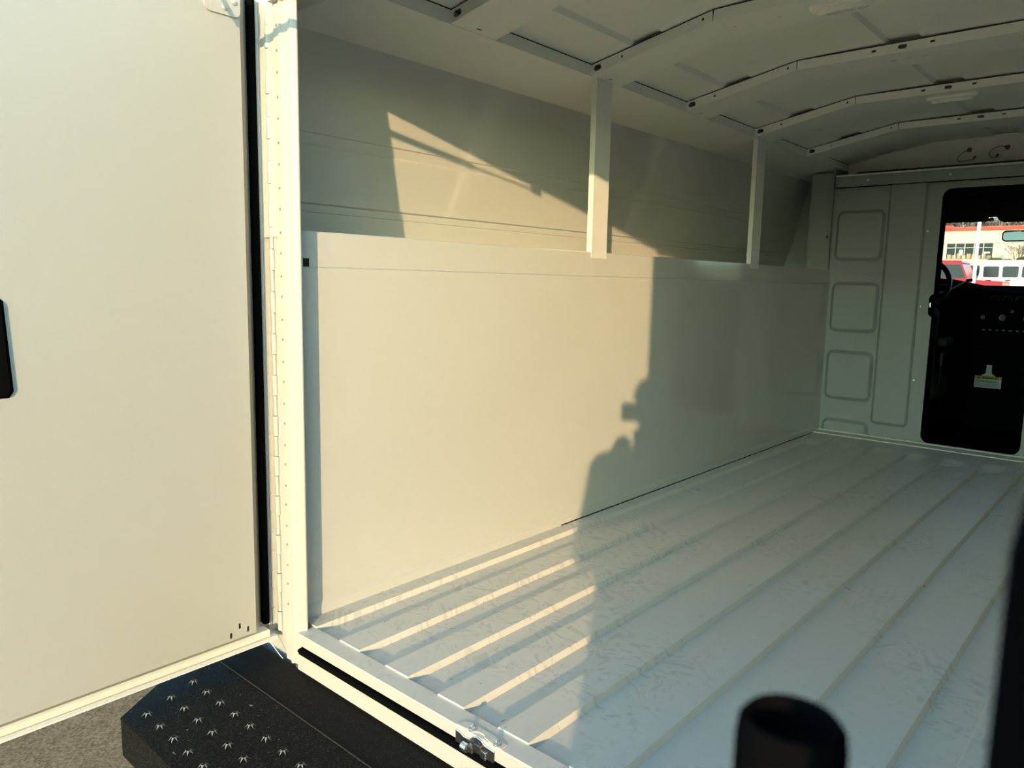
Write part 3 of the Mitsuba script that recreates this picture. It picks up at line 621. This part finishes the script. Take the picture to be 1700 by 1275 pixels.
# shrubs and trees
rng_np = np.random.default_rng(3)
def shrub(k, x, y, z, rx, rz, lab):
    m = trimesh.creation.icosphere(3, 1.0); v = m.vertices * (1 + .25 * (meshkit.fbm(m.vertices * 2.5 + x, 3)[:, None] - .5))
    m.vertices = v * [rx, rx * .8, rz] + [x, y, z + rz * .7]
    n_ = 1500; u = rng_np.normal(size=(n_, 3)); u /= np.linalg.norm(u, axis=1, keepdims=True); c = u * [rx, rx * .8, rz] * rng_np.uniform(.9, 1.08, (n_, 1)) + [x, y, z + rz * .7]
    a = rng_np.normal(size=(n_, 3)) * .05; b = rng_np.normal(size=(n_, 3)) * .05
    lv = np.stack([c - a, c + b, c + a], 1).reshape(-1, 3); lf = np.arange(3 * n_).reshape(-1, 3)
    put(k + '__foliage', join(m, trimesh.Trimesh(lv, lf, process=False)), 'shrub_leaf'); put(k + '__stem', tube([(x, y, z - .1), (x, y, z + rz * .5)], .06, 8), 'bark')
    tag(k, lab, 'shrub', 'clipped shrubs before the shop')
gz = ground_z(95)
shrub('shrub', -13.9, 95, 3.62, .85, .50, 'low clipped brown-green shrub left of the bare tree')
shrub('shrub_001', -12.4, 93, 3.55, .75, .42, 'low clipped shrub directly before the bare tree trunk')
shrub('shrub_002', -10.7, 92, 3.65, .9, .52, 'low clipped shrub right of the bare tree')
def bare_tree(k, x, y, z, h, spread, seed, depth, lab, group=None, multi=5):
    r = random.Random(seed); segs = []
    def grow(p, d, ln, rad, n):
        q = p + d * ln; segs.append((p, q, max(rad, .012 * h / 3), max(rad * .7, .011 * h / 3)))
        if n == 0: return
        for _ in range(r.choice((2, 3, 3))):
            e = d + np.array([r.uniform(-1, 1), r.uniform(-1, 1), r.uniform(-.25, .6)]) * spread; e /= np.linalg.norm(e)
            grow(q, e, ln * r.uniform(.62, .82), rad * .65, n - 1)
    for _ in range(multi):
        d = np.array([r.uniform(-.5, .5), r.uniform(-.5, .5), 1.0]) if multi > 1 else np.array([0, 0, 1.0]); d /= np.linalg.norm(d); grow(np.array([x, y, z]), d, h * .3, h * .016, depth)
    put(k + '__trunk', join(*[tube([a, b], [ra, rb], 5, False) for a, b, ra, rb in segs[:1]]), 'bark')
    put(k + '__branches', join(*[tube([a, b], [ra, rb], 4, False) for a, b, ra, rb in segs[1:]]), 'bark')
    tag(k, lab, 'tree', group)
bare_tree('bare_tree', -12.0, 95.5, 3.4, 2.9, .45, 5, 4, 'bare multi-stemmed tree among shrubs before the shop')
for r in range(3):
    for i in range(4):
        n_ = r * 4 + i
        bare_tree(f'woodland_tree_{n_:03d}' if n_ else 'woodland_tree', -41 + i * 10.5 + (r % 2) * 5 - r * 2.2, 136 + 14 * r, 4.8, 11.5 + r + (n_ * 5) % 3, .42, 20 + n_, 6, 'bare grey winter tree in the wood behind the shop', 'bare trees behind the shop', 1)

# the tangle of twigs that closes the wood behind the trees
rg = np.random.default_rng(11); tw = []
for _ in range(5200):
    a = np.array([rg.uniform(-52, 2), rg.uniform(174, 179), rg.uniform(5, 14.0)]); d = rg.normal(size=3) * [.9, .3, .8] + [0, 0, 1.2]; d /= np.linalg.norm(d)
    tw.append(tube([a, a + d * rg.uniform(2.5, 6.5)], [.11, .055], 3, False))
put('thicket', join(*tw), 'bark', label='grey thicket of bare winter twigs behind the shop roof', category='thicket', kind='stuff')

# ================================================================== the photographer, beside the camera
def hull_chain(js):
    """one continuous body from bones [(p, r, q, s), ...]"""
    tot = None
    for p, r, q, s in js:
        h = m3.Manifold.batch_hull([m3.Manifold.sphere(r, 20).translate(tuple(p)), m3.Manifold.sphere(s, 20).translate(tuple(q))]); tot = h if tot is None else tot + h
    return tot
def smooth_body(mn, ln=.02, it=8):
    t = tm(mn.refine_to_length(ln)); t.merge_vertices(); trimesh.smoothing.filter_taubin(t, iterations=it); return t
FW, RT = np.array([-math.sin(YAW), math.cos(YAW), 0]), np.array([math.cos(YAW), math.sin(YAW), 0]); UPV = np.array([0, 0, 1.0])
FEET = CAM - .385 * FW + .062 * RT; FEET[2] = GZ
def loc(r, f, u): return FEET + r * RT + f * FW + u * UPV
k = 'person'
tag(k, 'person in dark jacket, jeans and cap standing at the open doors holding up a phone', 'person')
torso = hull_chain([(loc(-.09, 0, .92), .105, loc(.09, 0, .92), .105), (loc(-.08, 0, 1.08), .10, loc(.08, 0, 1.08), .10), (loc(-.09, .01, .92), .10, loc(-.08, .01, 1.08), .10), (loc(.09, .01, .92), .10, loc(.08, .01, 1.08), .10),
                    (loc(-.10, .01, 1.10), .105, loc(-.11, 0, 1.28), .11), (loc(.10, .01, 1.10), .105, loc(.11, 0, 1.28), .11), (loc(-.11, 0, 1.25), .11, loc(.11, 0, 1.25), .11), (loc(-.15, -.01, 1.345), .065, loc(.15, -.01, 1.345), .065), (loc(0, -.01, 1.33), .09, loc(0, .0, 1.41), .06)])
HL, HR = CAM + np.array([0, 0, -.070]) + .012 * RT - .030 * FW, CAM + .130 * RT - .012 * FW + np.array([0, 0, -.030])
arms = hull_chain([(loc(-.185, -.01, 1.335), .064, loc(-.215, .09, 1.10), .050), (loc(-.215, .09, 1.10), .048, HL - .06 * FW - .06 * UPV - .03 * RT, .034),
                   (loc(.185, -.01, 1.335), .064, loc(.235, .08, 1.10), .050), (loc(.235, .08, 1.10), .048, HR - .06 * FW - .055 * UPV + .03 * RT, .034)])
jacket = hull_chain([(loc(-.09, 0, .88), .115, loc(.09, 0, .88), .115)])
put(k + '__jacket', smooth_body(torso + arms + jacket), 'jacket', smooth=True)
legs = hull_chain([(loc(-.095, 0, .86), .098, loc(-.115, .02, .48), .066), (loc(-.115, .02, .48), .064, loc(-.12, -.02, .10), .048), (loc(.095, 0, .86), .098, loc(.115, .02, .48), .066), (loc(.115, .02, .48), .064, loc(.12, -.02, .10), .048)])
put(k + '__jeans', smooth_body(legs), 'jeans', smooth=True)
for s in (-1, 1):
    put(k + '__shoe', smooth_body(hull_chain([(loc(.12 * s, -.05, .045), .045, loc(.125 * s, .14, .035), .035), (loc(.12 * s, -.03, .08), .05, loc(.12 * s, .03, .05), .045)]), .015), 'plastic_black', smooth=True)
head = hull_chain([(loc(0, -.015, 1.575), .082, loc(0, .030, 1.585), .078), (loc(0, .030, 1.585), .070, loc(0, .055, 1.500), .042), (loc(0, -.01, 1.50), .060, loc(0, -.01, 1.38), .060), (loc(0, .045, 1.475), .035, loc(0, -.01, 1.50), .06),
                   (loc(0, .098, 1.565), .010, loc(0, .118, 1.530), .014), (loc(-.080, -.01, 1.57), .014, loc(-.082, -.012, 1.535), .010), (loc(.080, -.01, 1.57), .014, loc(.082, -.012, 1.535), .010), (loc(-.018, .090, 1.495), .008, loc(.018, .090, 1.495), .008)])
def hand(tip_pts, palm):
    out = hull_chain(palm)
    for chain in tip_pts:
        for (a, ra), (b, rb) in zip(chain[:-1], chain[1:]): out = out + hull_chain([(a, ra, b, rb)])
    return out
# phone: upright slab just behind the lens
pc = CAM + .060 * RT - .020 * FW - .014 * UPV
ph = extrude(rrect(-.078, .078, -.036, .036, .010), .008)
put('phone', _map(ph, lambda v: pc + v[:, :1] * RT + v[:, 1:2] * UPV + (v[:, 2:] - .004) * FW, False), 'plastic_black', label='black phone held level in both hands of the person', category='phone')
def grip(s, cx):
    c = pc + cx * RT
    palm = [(c - .050 * UPV - .030 * FW, .018, c - .030 * UPV - .032 * FW + s * .020 * RT, .016), (c - .050 * UPV - .03 * FW, .018, c - .085 * UPV - .045 * FW + s * .03 * RT, .024), (c - .058 * UPV - .02 * FW + s * .03 * RT, .015, c - .085 * UPV - .045 * FW + s * .03 * RT, .024)]
    ch = []
    for j, ln in enumerate((.9, 1.0, .95, .75)):
        o = c + s * (.034 - .018 * j) * RT
        ch.append([(o - .058 * UPV - .024 * FW, .0090), (o - .056 * UPV + .004 * FW, .0085), (o - .044 * UPV + .012 * FW, .0078), (o - (.044 - .010 * ln) * UPV + .013 * FW, .0070)])
    ch.append([(c - .055 * UPV - .040 * FW + s * .02 * RT, .0110), (c - .028 * UPV - .022 * FW, .0100), (c - .004 * UPV - .016 * FW - s * .006 * RT, .0085)])
    return ch, palm
hands = hand(*grip(1, .105 - .045)) 
hands2 = hand(*grip(-1, .035 - .0))
put(k + '__head', smooth_body(head, .012, 6), 'skin', smooth=True)
put(k + '__hand', smooth_body(hands, .006, 4), 'skin', smooth=True); put(k + '__hand', smooth_body(hands2, .006, 4), 'skin', smooth=True)
for s in (-1, 1): put(k + '__eye', lathe([(0, .008), (.006, .006), (.009, 0), (0, 0)], 12, loc(.032 * s, .098, 1.575), FW), 'ink')
put(k + '__hair', smooth_body(hull_chain([(loc(-.040, -.050, 1.535), .046, loc(.040, -.050, 1.535), .046), (loc(-.042, -.045, 1.60), .046, loc(.042, -.045, 1.60), .046)]), .015), 'hair', smooth=True)
capm = hull_chain([(loc(0, -.02, 1.605), .090, loc(0, .030, 1.607), .086)]) 
brim = m3.Manifold.batch_hull([m3.Manifold.sphere(.007, 12).translate(tuple(loc(x, f, 1.612 - abs(x) * .12))) for x, f in ((-.075, .06), (.075, .06), (-.05, .165), (.05, .165), (0, .18))])
put(k + '__cap', smooth_body(capm.trim_by_plane((0, 0, 1), float(GZ + 1.60)) + brim, .012, 4), 'cap_cloth', smooth=True)
